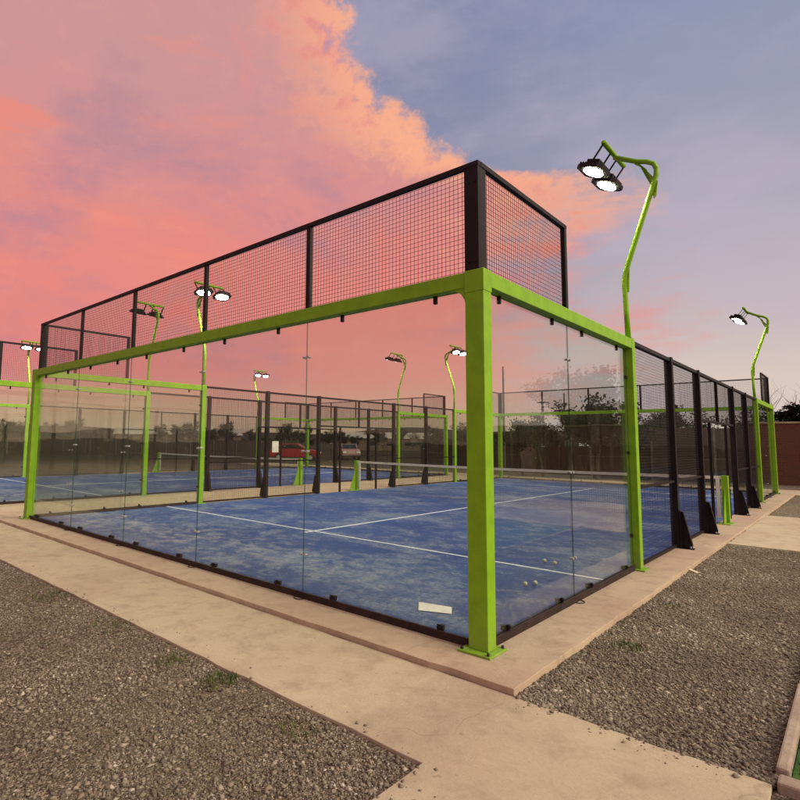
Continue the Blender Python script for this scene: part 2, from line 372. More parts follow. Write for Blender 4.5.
# ------------------------------------------------------------------ ground, paths, slabs
L, WD, DX = 19.6, 10.0, -12.72
sheet('ground', rect(-700,700,-700,700), -.062, 'gravel')
def slab(name, x0, x1, y0, y1, z, m, wob=.0, th=.12, step=.16, bev=.004, corners=None):
    # concrete plate with slightly uneven edges
    pts = []
    def edge(a, b):
        n = max(2, int((Vector(b)-Vector(a)).length/step)); n = min(n, 300)
        for i in range(n):
            t = i/n; q = Vector(a).lerp(Vector(b), t); d = (Vector(b)-Vector(a)).normalized(); nn = Vector((d.y,-d.x))
            w = 0 if i == 0 else random.gauss(0, wob)
            pts.append(tuple(q+nn*w))
    cs = corners or [(x0,y0),(x1,y0),(x1,y1),(x0,y1)]
    for i in range(len(cs)): edge(cs[i], cs[(i+1)%len(cs)])
    b = MB(); b.prism(pts, z-th, z, 'z'); o = b.build(name, m)
    bm = bmesh.new(); bm.from_mesh(o.data)
    top = [e for e in bm.edges if all(abs(v.co.z-z) < 1e-5 for v in e.verts)]
    bmesh.ops.bevel(bm, geom=top, offset=bev, segments=2, profile=.5, affect='EDGES', clamp_overlap=True)
    bm.to_mesh(o.data); bm.free(); return struct(o)
slab('court_slab', -23.2, .385, -.385, 20.05, 0, 'concrete_slab', .005, .14)
slab('front_path', 0, 0, 0, 0, -.042, 'concrete', .0045, corners=[(-45,-1.40),(.39,-1.40),(.39,-9),(1.69,-9),(1.69,-.395),(-45,-.395)])
sheet('gravel_bed', rect(.36,1.70,-.41,7.25), -.050, 'gravel')
slab('cross_path', .392, 16, 7.22, 12.35, -.030, 'concrete', .01)
slab('rear_path', -30, 16, 20.065, 22.6, -.036, 'concrete', .01)
for i, (a, b_) in enumerate(((-.30,1.02),(1.035,2.6),(2.612,4.4),(4.412,7.2))):
    b = MB(); b.box(1.695,1.75,a,b_,-.16,.0+random.uniform(-.006,.006)); o = b.build('kerb_stone', 'kerb_concrete', bevel=.012); o.rotation_euler.z = random.uniform(-.004,.004)
    tag(o, ['short concrete kerb stone beside the dark grass, nearest the camera', 'second concrete kerb stone from the camera along the gravel bed', 'third concrete kerb stone from the camera along the gravel bed','last concrete kerb stone before the crossing path'][i], 'kerb', 'kerb stones edging the gravel bed')
b = MB(); b.box(1.71,3.4,-.42,-.32,-.16,-.01); tag(b.build('kerb_stone', 'kerb_concrete', bevel=.012), 'concrete kerb stone lying crosswise at the end of the path', 'kerb', 'kerb stones edging the gravel bed')
sheet('lawn', rect(1.755,9,-.31,7.15), -.04, 'grass')

def court_surface(dx):
    b = MB(); b.box(-WD+.125+dx, -.125+dx, .125, L-.125, -.02, .006)
    t = b.build('court_turf', 'blue_turf'); struct(t)
    z0, z1, hw = .006, .0105, .026
    for x0,x1,y0,y1 in ((-WD+.14,-.14,3-hw,3+hw),(-WD+.14,-.14,L-3-hw,L-3+hw),(-4.96-hw,-4.96+hw,2.8,3-hw-.001),(-4.96-hw,-4.96+hw,3+hw+.001,L-3-hw-.001),(-4.96-hw,-4.96+hw,L-3+hw+.001,L-2.8)):
        b = MB(); b.box(x0+dx,x1+dx,y0,y1,z0-.004,z1); o = b.build('court_line', 'turf_line', t)
court_surface(0); court_surface(DX)

# ------------------------------------------------------------------ gravel: loose stones lying on the ground
def stones(name, n, sampler, zbase, label):
    base = np.array([(1,0,0),(0,1,0),(-1,0,0),(0,-1,0),(0,0,1),(0,0,-1)], float)
    tri = np.array([(0,1,4),(1,2,4),(2,3,4),(3,0,4),(1,0,5),(2,1,5),(3,2,5),(0,3,5)])
    P = sampler(n)
    q = np.sin(P[:,0]*3.1+1.7*np.sin(P[:,1]*2.3))+np.sin(P[:,1]*4.3+2.1*np.sin(P[:,0]*1.9+1))+.7*np.sin(P[:,0]*9.7+P[:,1]*7.1)
    keep_ = rng.uniform(0,1,len(P)) < np.clip(.80+.22*q, .30, 1); P = P[keep_]; q = q[keep_]; n = len(P)
    sz = np.clip(rng.lognormal(math.log(.0054), .55, n), .003, .019)
    a = rng.uniform(0, 2*math.pi, n)
    V = base[None] * (1 + rng.uniform(-.35,.35,(n,6,3))) + rng.uniform(-.22,.22,(n,6,3))
    V *= sz[:,None,None] * np.stack([rng.uniform(.9,1.6,n), rng.uniform(.7,1.1,n), rng.uniform(.45,.8,n)],1)[:,None,:]
    c, s_ = np.cos(a)[:,None], np.sin(a)[:,None]
    X = V[:,:,0]*c - V[:,:,1]*s_; Y = V[:,:,0]*s_ + V[:,:,1]*c
    V[:,:,0] = X; V[:,:,1] = Y
    tl = rng.uniform(-.5,.5,(n,1)); V[:,:,2] += V[:,:,0]*tl
    V += np.stack([P[:,0],P[:,1],np.full(n,zbase)+sz*.22],1)[:,None,:]
    F = (tri[None] + (np.arange(n)*6)[:,None,None]).reshape(-1,3)
    me = bpy.data.meshes.new(name); me.vertices.add(n*6); me.vertices.foreach_set('co', V.reshape(-1))
    me.loops.add(len(F)*3); me.loops.foreach_set('vertex_index', F.reshape(-1).astype(np.int32))
    me.polygons.add(len(F)); me.polygons.foreach_set('loop_start', np.arange(0,len(F)*3,3,dtype=np.int32)); me.polygons.foreach_set('loop_total', np.full(len(F),3,dtype=np.int32))
    me.update(calc_edges=True)
    at = me.attributes.new('tone', 'FLOAT', 'FACE'); tn = np.clip(rng.beta(1.7,2.4,n)+.06*q,0,1); at.data.foreach_set('value', np.repeat(tn,8).astype(np.float32))
    me.materials.append(MATS['stone']); me.validate()
    o = bpy.data.objects.new(name, me); COL.objects.link(o); tag(o, label, 'gravel', kind='stuff'); return o
def samp_left(n):
    # denser close to the camera
    r = 1.2 + 9.5*rng.uniform(0,1,n)**1.25; a = rng.uniform(R(20), R(110), n)
    x = 2.09 - r*np.sin(a); y = -3.83 + r*np.cos(a)
    k = (y < -1.42) & (x < .38); return np.stack([x,y],1)[k]
def samp_right(n):
    x = rng.uniform(.39,1.70,n); y = -.39 + 7.6*rng.uniform(0,1,n)**1.35
    return np.stack([x,y],1)
def samp_far(n):
    return np.stack([rng.uniform(.4,6,n), rng.uniform(12.4,20,n)],1)
stones('gravel_stones', 270000, samp_left, -.062, 'loose brown and grey gravel in front of the concrete path')
stones('gravel_stones', 100000, samp_right, -.050, 'loose gravel bed between court slab and kerb')

def samp_spill(n):
    e = rng.integers(0,4,n); t = rng.uniform(0,1,n); d = rng.exponential(.05,n)
    x = np.where(e==0, -9*t**1.3+.3, np.where(e==1, .40+d, np.where(e==2, .4+1.25*t, .37-d*.6)))
    y = np.where(e==0, -1.40+d, np.where(e==1, -1.4-2*t, np.where(e==2, -.40-d, -.35+6*t)))
    return np.stack([x,y],1)
stones('gravel_stones', 380, lambda n: (lambda P: P[(P[:,0]>.38)|(P[:,1]<-.42)])(samp_spill(n)), -.042, 'scattered loose stones spilled onto the concrete path')
def tuft(x, y, n, r, h, label, z=-.056):
    z = -.044 if x > .4 else z; n = int(n*1.5); h *= .75
    b = MB(); b.prism([(r*1.02*math.cos(t),r*1.02*math.sin(t)) for t in np.linspace(0,2*math.pi,15)[:-1]],-.02,.0,'z',1)
    for i in range(n):
        a = random.uniform(0,6.28); d = r*random.random()**.6; px, py = d*math.cos(a), d*math.sin(a)
        hh = h*random.uniform(.4,1); lx, ly = random.gauss(0,.35)*hh, random.gauss(0,.35)*hh; w = .004+.3*h*.06; c, s_ = math.cos(a*3)*w, math.sin(a*3)*w
        b.raw([(px-c,py-s_,-.004),(px+c,py+s_,-.004),(px+c*.6+lx*.5,py+s_*.6+ly*.5,hh*.6),(px-c*.6+lx*.5,py-s_*.6+ly*.5,hh*.6),(px+lx,py+ly,hh)], [(0,1,2,3),(3,2,4)])
    o = b.build('weed_tuft', ('weed','gravel'), loc=(x,y,z)); tag(o, label, 'weed', 'weeds growing in the gravel')
tuft(-.32,-1.62, 70,.11,.045,'low green weed near the front corner of the gravel, nearest the camera')
tuft(-1.15,-1.56, 110,.13,.07,'taller green weed against the edge of the long concrete path')
tuft(-1.70,-1.58, 60,.12,.05,'small green weed left of the taller one along the path edge')
tuft(-2.75,-1.54, 60,.2,.045,'sparse strip of green weed midway along the long path edge')
tuft(-4.05,-1.62, 90,.22,.06,'dull green weed far along the path edge at left')
tuft(.66,1.05, 90,.12,.045,'green weed in the gravel bed right of the big green corner post')
tuft(.62,2.6, 60,.1,.035,'small green weed farther along the gravel bed beside the slab')
b = MB()
for i in range(9000):
    x, y = random.uniform(1.757,3.4), random.uniform(-.3,4); h = random.uniform(.02,.055); a = random.uniform(0,3.14); c, s_ = .003*math.cos(a), .003*math.sin(a)
    b.raw([(x-c,y-s_,-.04),(x+c,y+s_,-.04),(x+random.gauss(0,.012),y+random.gauss(0,.012),-.04+h)], [(0,1,2)])
tag(b.build('grass', 'grass'), 'short dark green grass behind the kerb', 'grass', kind='stuff')
b = MB(); b.bar((.28,4.66,-.03),(.50,4.45,-.045),.05,.02); tag(b.build('wooden_stake','wood',bevel=.003), 'short pale wooden stake lying on the gravel beside the slab', 'stake')

# ------------------------------------------------------------------ the court enclosure
GP = ('green_paint',)
ZT, ZM = 2.92, 3.82
GY = .086                                  # glass plane inset
BY = [2.086, 4.028, 5.972, 7.914]          # back wall joints
SY = [3.98, 5.985, 7.984, 11.685, 13.67, L-3.98]
def wiregrid(b, plane, c, a0, a1, z0, z1, pitch=.041, r=.0015):
    # welded wire mesh in the plane x=c or y=c
    n = max(1, round((a1-a0)/pitch)); m = max(1, round((z1-z0)/pitch))
    for i in range(n+1):
        a = a0+(a1-a0)*i/n
        if plane == 'y': b.box(a-r,a+r,c-r,c+r,z0,z1)
        else: b.box(c-r,c+r,a-r,a+r,z0,z1)
    for j in range(m+1):
        z = z0+(z1-z0)*j/m
        if plane == 'y': b.box(a0,a1,c+r,c+2.6*r,z-r,z+r)
        else: b.box(c+r,c+2.6*r,a0,a1,z-r,z+r)
def disc(b, c, r, axis, t):
    p0 = list(c); p1 = list(c); p0[axis] -= t; p1[axis] += t; b.tube([p0,p1], r, 12)

def make_court():
    root = empty('padel_court_enclosure', (-5,0,0)); O = Vector((5,0,0))
    def part(b, name, m, parent=root, bevel=0, smooth=False):
        # every part is modelled in court coordinates, its mesh is shifted to the root's frame
        b.v = [(v[0]+5, v[1], v[2]) for v in b.v]
        return b.build(name, m, parent, bevel, smooth)
    T = .018
    CH = [(.052,0),(.120,0),(.120,.045),(.104,.045),(.104,.012),(.068,.012),(.068,.062),(.052,.062)]   # channel profile
    CL = [(.060,.04),(.060,.105),(.0775,.105),(.0775,.066),(.0945,.066),(.0945,.09),(.13,.09),(.13,.055),(.0945,.04)]
    for ye, sg in ((0,1),(L,-1)):
        Y = lambda d: ye+sg*d
        def yb(b, x0,x1,a,c,z0,z1,**k): b.box(x0,x1,min(Y(a),Y(c)),max(Y(a),Y(c)),z0,z1,**k)
        # corner posts with base plate and gusset
        for x0, x1, q in ((-.165,0,1),(-WD,-WD+.165,-1)):
            b = MB(); yb(b,x0,x1,0,.125,T,ZT); p = part(b,'corner_post',GP,bevel=.006)
            b = MB(); yb(b,x0-.004,x1+.004,-.004,.129,2.745,ZT+.003); part(b,'post_cap',GP,bevel=.004)
            b = MB(); xc = (x0+x1)/2; yb(b,xc-.135,xc+.135,-.075,.20,0,T); bp_ = part(b,'base_plate',GP,bevel=.004)
            for ax in (-.108,.108):
                for ay in (-.05,.172):
                    b = MB(); b.tube([(xc+ax,Y(ay),T-.004),(xc+ax,Y(ay),T+.018)],.012,6); part(b,'anchor_bolt','dark_steel',bp_)
            b = MB(); xs = -.165 if q == 1 else -WD+.165; d = -1 if q == 1 else 1
            arc = [(xs, 2.79),(xs+d*.15,2.79)] + [(xs+d*(.15-.15*math.sin(t)), 2.79-.15+.15*math.cos(t)) for t in (R(20),R(45),R(70),R(90))]
            b.prism(arc, Y(.012), Y(.074), 'y'); part(b,'gusset',GP,p)
        # beam between corner posts
        b = MB(); yb(b,-WD+.166,-.166,.003,.120,2.79,ZT-.003); part(b,'top_beam',GP,bevel=.005)
        for k in range(5):
            e = [.0]+BY+[WD]
            for t in (.24,.76):
                x = -(e[k]+(e[k+1]-e[k])*t); x = max(min(x,-.4),-WD+.4)
                b = MB(); b.box(x-.014,x+.014,min(Y(.072),Y(.100)),max(Y(.072),Y(.100)),2.725,2.79); part(b,'top_clip','black_paint')
        # bottom channel and clips
        b = MB(); b.prism([(Y(a),z) for a,z in CH],-WD+.14,-.14,'x'); part(b,'bottom_channel','dark_steel')
        for k in range(5):
            e = [0]+BY+[WD]
            for t in (.2,.8):
                x = -(e[k]+(e[k+1]-e[k])*t); x = max(min(x,-.47),-WD+.47)
                b = MB(); b.prism([(Y(a),z) for a,z in CL],x-.015,x+.015,'x'); disc(b,(x,Y(.07),.085),.012,1,.022); part(b,'bottom_clip','black_paint')
        for jx in BY:
            b = MB(); pts = []
            for t in np.linspace(0,math.pi,9): pts.append((-jx-.06*math.cos(t), Y(.045-.055*math.sin(t)), .006))
            b.tube(pts,.005,6); part(b,'cable_loop','cable')
        # panes
        e = [.13]+BY+[WD-.13]
        for k in range(5):
            x0, x1 = -e[k+1]+.004, -e[k]-.004
            b = MB(); yb(b,x0,x1,GY-.006,GY+.006,.014,2.80,side=[1,1,0,0,1,1]); gp = part(b,'glass_pane',('glass','glass_edge'))
            if k < 4:
                for z in (.42,1.45,2.42):
                    b = MB()
                    for s_ in (-.035,.035): disc(b,(x0-.004+s_,Y(GY),z),.012,1,.018)
                    b.box(x0-.04,x0+.035,Y(GY)-.014,Y(GY)-.008,z-.006,z+.006)
                    part(b,'joint_fitting','grey_metal',gp)
        # upper mesh of the back wall
        for x0,x1,xm in ((-.208,-.078,0),(-WD+.078,-WD+.208,0)):
            b = MB(); yb(b,x0,x1,.075,.115,ZT-.002,ZM); yb(b,(x1-.04 if x1>-1 else x0),(x1 if x1>-1 else x0+.04),.116,.205,ZT-.002,ZM)
            for z in (ZT+.10, ZM-.13):
                for a in (.035,.09):
                    xx = x1-a if x1>-1 else x0+a; disc(b,(xx,Y(.075),z),.009,1,.008)
            part(b,'mesh_corner_post','black_paint',bevel=.002)
        for jx in BY:
            b = MB(); yb(b,-jx-.03,-jx+.03,.078,.116,ZT-.002,ZM); part(b,'mesh_post','black_paint')
        b = MB(); yb(b,-WD+.075,-.075,.072,.117,ZM+.001,ZM+.041); part(b,'mesh_top_rail','black_paint')
        b = MB(); wiregrid(b,'y',Y(.121),-WD+.13,-.13,ZT+.005,ZM-.003); part(b,'wire_mesh','wire')
        # both side returns
        for xe, sx in ((0,-1),(-WD,1)):
            X = lambda d: xe+sx*d
            def xb(b,a,c,y0,y1,z0,z1,**k): b.box(min(X(a),X(c)),max(X(a),X(c)),min(Y(y0),Y(y1)),max(Y(y0),Y(y1)),z0,z1,**k)
            b = MB(); xb(b,0,.12,3.86,3.98,T,ZT); p = part(b,'side_post',GP,bevel=.006)
            b = MB(); xb(b,-.06,.18,3.80,4.04,0,T); part(b,'base_plate',GP,bevel=.004)
            for z in (.42,1.45,2.42):
                b = MB(); xb(b,.075,.10,3.80,3.858,z-.02,z+.02); part(b,'pane_clamp','black_paint',p)
            b = MB(); xb(b,.003,.118,.126,3.859,2.79,ZT-.003); part(b,'side_beam',GP,bevel=.005)
            for y in (.42,1.52,2.32,3.5):
                b = MB(); xb(b,.072,.100,y-.014,y+.014,2.725,2.79); part(b,'top_clip','black_paint')
            b = MB(); b.prism([(X(a),z) for a,z in CH],min(Y(.13),Y(3.84)),max(Y(.13),Y(3.84)),'y'); part(b,'bottom_channel','dark_steel')
            for y in (.46,1.55,2.34,3.53):
                b = MB(); b.prism([(X(a),z) for a,z in CL],Y(y)-.015,Y(y)+.015,'y'); disc(b,(X(.07),Y(y),.085),.012,0,.022); part(b,'bottom_clip','black_paint')
            b = MB(); pts = [(X(.045-.055*math.sin(t)), Y(1.9-.06*math.cos(t)), .006) for t in np.linspace(0,math.pi,9)]
            b.tube(pts,.005,6); part(b,'cable_loop','cable')
            for y0,y1 in ((.13,1.896),(1.904,3.855)):
                b = MB(); xb(b,GY-.006,GY+.006,y0,y1,.014,2.80,side=[1,1,1,1,0,0]); gp = part(b,'glass_pane',('glass','glass_edge'))
                if y0 < 1:
                    for z in (.42,1.27,2.42):
                        b = MB()
                        for s_ in (-.035,.035): disc(b,(X(GY),Y(1.9+s_),z),.012,0,.018)
                        b.box(X(GY)-.012,X(GY)-.008,min(Y(1.86),Y(1.94)),max(Y(1.86),Y(1.94)),z-.005,z+.005)
                        part(b,'joint_fitting','grey_metal',gp)
            b = MB(); xb(b,.075,.118,1.88,1.935,ZT-.002,ZM); part(b,'mesh_end_post','black_paint')
            b = MB(); xb(b,.072,.117,.119,1.935,ZM+.001,ZM+.041); part(b,'mesh_top_rail','black_paint')
            b = MB(); wiregrid(b,'x',X(.121),min(Y(.13),Y(1.88)),max(Y(.13),Y(1.88)),ZT+.005,ZM-.003); part(b,'wire_mesh','wire')
    # long sides: black framed wire fence, gateways by the net
    for xe, sx in ((0,-1),(-WD,1)):
        X = lambda d: xe+sx*d
        def xb(b,a,c,y0,y1,z0,z1): b.box(min(X(a),X(c)),max(X(a),X(c)),y0,y1,z0,z1)
        b = MB(); xb(b,.03,.09,3.981,L-3.981,ZT-.055,ZT-.004); part(b,'fence_top_rail','black_paint')
        for y in SY[1:-1]:
            b = MB(); xb(b,.01,.12,y-.045,y+.045,0,ZT+.012); part(b,'fence_post','black_paint',bevel=.003)
            b = MB()                                # triangular foot: base plate, web with holes, sloping flange
            x0 = 0.009
            def P(a,z): return (X(-a), z)
            yc = y
            for t0,t1 in ((yc-.006,yc+.006),):
                b.prism([P(0,.012),P(.15,.012),P(.15,.05),P(.045,.54),P(0,.56)][::1], t0, t1,'y')
            b.bar((X(-.15),yc,.05),(X(-.04),yc,.55),.06,.010,up=(sx,0,.2))
            xb(b,-.17,.0,yc-.055,yc+.055,0,.012)
            xb(b,-.012,-.0,yc-.05,yc+.05,.012,.56)
            for hz in (.15,.28,.40): disc(b,(X(-.06+.015*(hz>.35)),yc,hz),.02 if hz<.35 else .013,1,.009)
            br = part(b,'foot_brace','black_paint')
            b = MB(); disc(b,(X(-.125),yc,.028),.016,2,.014); part(b,'bolt','grey_metal',br)
        for y in (8.95,10.72):
            b = MB(); xb(b,.035,.085,y-.025,y+.025,0,2.0); part(b,'gate_post','black_paint')
        b = MB(); xb(b,.035,.085,8.03,11.64,2.0,2.05); part(b,'transom','black_paint')
        b = MB(); xb(b,.035,.085,9.81,9.86,2.05,ZT-.055); part(b,'transom_post','black_paint')
        for y0,y1 in ((4.0,5.94),(6.03,7.939),(11.73,13.625),(13.715,L-4.0)):
            for z in (.985,.02):
                b = MB(); xb(b,.04,.08,y0,y1,z,z+.035); part(b,'cross_rail','black_paint')
        b = MB()
        for y0,y1 in ((4.0,5.94),(6.03,7.939),(11.73,13.625),(13.715,L-4.0)): wiregrid(b,'x',X(.085),y0,y1,.05,ZT-.06)
        wiregrid(b,'x',X(.085),8.04,11.64,2.05,ZT-.06)
        part(b,'wire_mesh','wire')
    return root
kids_before = None
court = make_court()
tag(court, 'nearest padel court cage with lime green posts, clear panes and black wire mesh', 'padel court', 'padel court cages')
c2 = copy_tree(court, kidmap()); c2.location.x += DX
tag(c2, 'farther padel court cage on the left, seen through the glass of the near one', 'padel court', 'padel court cages')

# ------------------------------------------------------------------ nets
def make_net(x, y):
    r = empty('court_net', (x,y,0)); H = 4.95
    b = MB()
    zt = lambda u: .885+.03*(u/H)**2
    n = 200
    for i in range(n+1):
        u = -H+2*H*i/n; b.box(u-.0014,u+.0014,-.0014,.0014,.03,zt(u)-.02)
    for j in range(17):
        k = 24
        for i in range(k):
            u0, u1 = -H+2*H*i/k, -H+2*H*(i+1)/k; f = j/17
            b.bar((u0,.003,.03+(zt(u0)-.05)*f),(u1,.003,.03+(zt(u1)-.05)*f),.0028)
    b.build('net_mesh','net_cord',r)
    b = MB()
    for i in range(30):
        u0, u1 = -H+2*H*i/30, -H+2*H*(i+1)/30; b.bar((u0,0,zt(u0)-.005),(u1,0,zt(u1)-.005),.02,.062)
    b.build('net_tape','white_tape',r)
    for s_ in (-1,1):
        p0 = s_*(H+.06)
        b = MB(); b.box(p0-.06,p0+.06,-.06,.06,.01,.95); b.prism([(-.06,.012),(-.33,.012),(-.06,.72)],p0-.006,p0+.006,'x'); q = b.build('net_post','green_paint',r,bevel=.003)
        b = MB(); b.box(p0-.11,p0+.11,-.35,.12,0,.012); b.build('base_plate','green_paint',q)
        b = MB(); b.tube([(p0+s_*.05,0,.7),(p0+s_*.11,0,.7),(p0+s_*.11,0,.6)],.012,8); b.build('crank_handle','grey_metal',q)
        b = MB(); b.box(p0-s_*.12-.035,p0-s_*.12+.035,-.02,.02,.10,.90); b.build('end_band','white_tape',r)
    return r
nt = make_net(-5, 9.83); tag(nt, 'low dark net with white top band crossing the near blue court', 'net', 'court nets')
n2 = copy_tree(nt, kidmap()); n2.location.x += DX; tag(n2, 'low net with white top band across the farther blue court', 'net', 'court nets')

# ------------------------------------------------------------------ floodlight masts standing on the green side posts
def make_lamp():
    # local: +X points away from the court, base on top of the post
    r = empty('floodlight_mast', (0,0,0))
    b = MB(); b.box(-.055,.055,-.055,.055,0,.012); b.build('mounting_plate','green_paint',r)
    pts = [(0,0,.012),(-.01,0,.40),(-.02,0,.74),(-.012,0,.84),(.03,0,1.00),(.36,0,1.96),(.405,0,2.10),(.415,0,2.19),(.385,0,2.27),(.30,0,2.325),(.18,0,2.37),(-.09,0,2.52)]
    b = MB(); b.tube(pts,[.034]*5+[.032]*7,12); pl = b.build('pole','green_paint',r,smooth=True)
    b = MB(); b.prism([(-.025,.78),(.0,.62),(.035,.64),(.05,.98),(.02,1.0)],-.012,.012,'y'); b.build('gusset_plate','green_paint',pl); b = MB(); b.prism([(.37,1.80),(.40,1.84),(.425,2.02),(.20,2.345),(.16,2.335),(.30,2.22)],-.010,.010,'y'); b.build('gusset_plate','green_paint',pl)
    b = MB(); b.tube([(-.09,-.42,2.56),(-.09,.42,2.56)],.032,10); b.build('crossbar','green_paint',r,smooth=True)
    tl = Matrix.Rotation(R(19),4,'Y'); ce = Vector((-.27,0,2.30))
    for yy in (-.27,.27):
        def tr(b):
            b.v = [tuple((tl@Vector(v)) + ce + Vector((0,yy,0))) for v in b.v]; return b
        b = MB()
        b.prism([(-.17,-.15),(-.11,-.215),(.11,-.215),(.17,-.15),(.17,.15),(.11,.215),(-.11,.215),(-.17,.15)],-.03,.018,'z')
        for k in range(9): b.box(-.15+.0345*k,-.138+.0345*k,-.15,.15,.018,.060)
        b.box(-.08,.08,-.11,.11,.018,.11)
        h = tr(b).build('floodlight','black_paint',r)
        b = MB(); b.prism([(.115*math.cos(t),.175*math.sin(t)) for t in np.linspace(0,2*math.pi,25)[:-1]],-.034,-.0305,'z'); tr(b).build('lens','lamp_lens',h)
        for s_ in (-.15,.15):
            a = tl@Vector((0,s_,.03))+ce+Vector((0,yy,0)); b = MB(); b.bar(a,(-.09,yy+s_,2.545),.035,.008,up=(1,0,0)); b.build('bracket','black_paint',h)
    return r
lamp = make_lamp(); km = kidmap()
lamps = []
labs = {(0,0):'large curved floodlight mast on the nearest right side post of the near court',
        (0,1):'curved floodlight mast at the far right end of the near court',
        (1,0):'lit floodlight mast on the left side of the near court, behind the back wall mesh',
        (1,1):'lit floodlight mast just left of the big corner post, far end of the near court',
        (2,0):'unlit looking floodlight mast seen from behind through the upper mesh at left',
        (2,1):'small dark floodlight mast seen from behind in the middle distance',
        (3,0):'bright floodlight mast at the left edge of the photo, beside the far left corner post',
        (3,1):'bright distant floodlight mast above the middle of the left court'}
first = True
for i, (x, sx) in enumerate(((-.06,1),(-WD+.06,-1),(DX-.06,1),(DX-WD+.06,-1))):
    for j, y in enumerate((3.92, L-3.92)):
        o = lamp if first else copy_tree(lamp, km); first = False
        o.location = (x,y,ZT); o.rotation_euler.z = 0 if sx > 0 else math.pi
        tag(o, labs[(i,j)], 'floodlight', 'floodlight masts of the two courts')

# ------------------------------------------------------------------ small things on the court
for i, (x, y) in enumerate(((-1.03,3.41),(-.88,3.37),(-.68,2.08),(-.62,2.20))):
    bm = bmesh.new(); bmesh.ops.create_icosphere(bm, subdivisions=3, radius=.024); me = bpy.data.meshes.new('padel_ball'); bm.to_mesh(me); bm.free()
    for p in me.polygons: p.use_smooth = True
    me.materials.append(MATS['ball']); o = bpy.data.objects.new('padel_ball', me); COL.objects.link(o); o.location = (x,y,.034)
    tag(o, ['left ball of the pair just beyond the white line','right ball of the pair just beyond the white line','left ball of the pair before the white line, right of the corner post','right ball of the pair before the white line, right of the corner post'][i], 'ball', 'pale balls on the blue turf')
b = MB(); b.box(-.008,.008,-.14,.14,-.19,.19); o = b.build('notice_board','paper',loc=(DX+.03,8.62,1.36)); tag(o, 'small white notice fixed to the fence of the farther court', 'notice')

b = MB(); b.prism([(-1.14,.74),(-.82,.82),(-.71,.64),(-.99,.52)],.0115,.0145,'z'); tag(b.build('reflection_strip','paper'), 'pale strip imitating a lamp reflection on the blue turf left of the big corner post', 'paper')  # flat pale strip added on the turf to imitate a lamp reflection

# ------------------------------------------------------------------ background
def wall(name, pts, h, th, m, label, cap=None, z0=-.1):
    a, c = Vector((*pts[0],0)), Vector((*pts[1],0)); d = c-a; rz = math.atan2(d.y,d.x); ln = d.length
    r = empty(name, (a.x,a.y,z0), rz)
    b = MB(); b.box(0,ln,-th/2,th/2,0,h); b.build('wall_face',m,r)
    if cap:
        b = MB(); b.box(-.03,ln+.03,-th/2-.05,th/2+.05,h,h+.07); b.build('coping',cap,r)
    if m == 'boards':
        for k in range(int(ln/2.5)+1):
            b = MB(); b.box(k*2.5-.05,k*2.5+.05,-th/2-.08,-th/2-.002,0,h+.05); b.build('fence_post','bark',r)
    return tag(r, label, name.replace('_',' ').split()[-1])
wall('brick_wall', ((-1.6,26.5),(22,27.4)), 2.65, .22, 'brick', 'reddish brown wall beyond the far right end of the court', 'kerb_concrete')
wall('board_fence', ((-7.4,24.0),(-1.65,26.4)), 2.45, .06, 'boards', 'brown wooden board fence seen through the far end glass')
wall('board_fence', ((-24,33.5),(-8.4,26.5)), 1.55, .06, 'boards', 'low dark board fence behind the far end, left of the beige hut')
wall('board_fence', ((-60,14),(-46,40)), 1.7, .06, 'boards', 'long brown fence on the left horizon behind the farther court')
def hut(x,y,rz):
    r = empty('small_hut',(x,y,-.07),rz)
    b = MB(); b.box(-.6,.6,-.6,.6,0,1.75); b.build('wall_block','render_beige',r)
    b = MB(); b.box(-.68,.68,-.68,.68,1.75,1.85); b.build('roof_slab','roof_pale',r)
    b = MB(); b.box(-.35,.35,-.63,-.6,.02,1.55); d = b.build('door','render_beige',r); b = MB(); b.box(.22,.26,-.66,-.63,.75,.87); b.build('handle','grey_metal',d)
    tag(r,'small beige rendered hut behind the far end of the near court','hut')
hut(-12.5,28.6,R(20))
def pole(x,y,h,r0,label,head=False):
    r = empty('utility_pole',(x,y,-.07)); b = MB(); b.tube([(0,0,0),(0,0,h*.5),(0,0,h)],[r0,r0*.85,r0*.6],8); b.build('mast','bark',r)
    if head:
        b = MB(); b.box(-.5,.5,-.05,.05,h-.1,h); b.build('crossarm','bark',r)
    tag(r,label,'pole')
pole(-13.3,26.6,6.2,.08,'tall thin dark pole standing beyond the far left corner post')
pole(-17.5,42,5.2,.10,'thin pole rising over the hedge behind the beige hut',True)
pole(-12.2,33,5.0,.07,'slim dark pole right of the tall thin one')
def shed(x,y,rz,w,d,h,label):
    r = empty('long_shed',(x,y,-.07),rz)
    b = MB(); b.box(-w/2,w/2,-d/2,d/2,0,h); b.build('wall_block','render_beige',r)
    b = MB(); b.prism([(-d/2-.4,h),(d/2+.4,h),(0,h+1.3)],-w/2-.3,w/2+.3,'x'); b.build('roof','roof_pale',r)
    for k in range(5):
        b = MB(); xx = -w/2+w*(k+.5)/5; b.box(xx-.8,xx+.8,-d/2-.03,-d/2,1,h-.6); b.build('window','car_glass',r)
    tag(r,label,'shed')
shed(-92,52,R(60),22,8,2.6,'long low pale roofed shed on the left horizon')
shed(-70,88,R(40),18,8,2.4,'second low shed among dark trees farther right on the horizon')

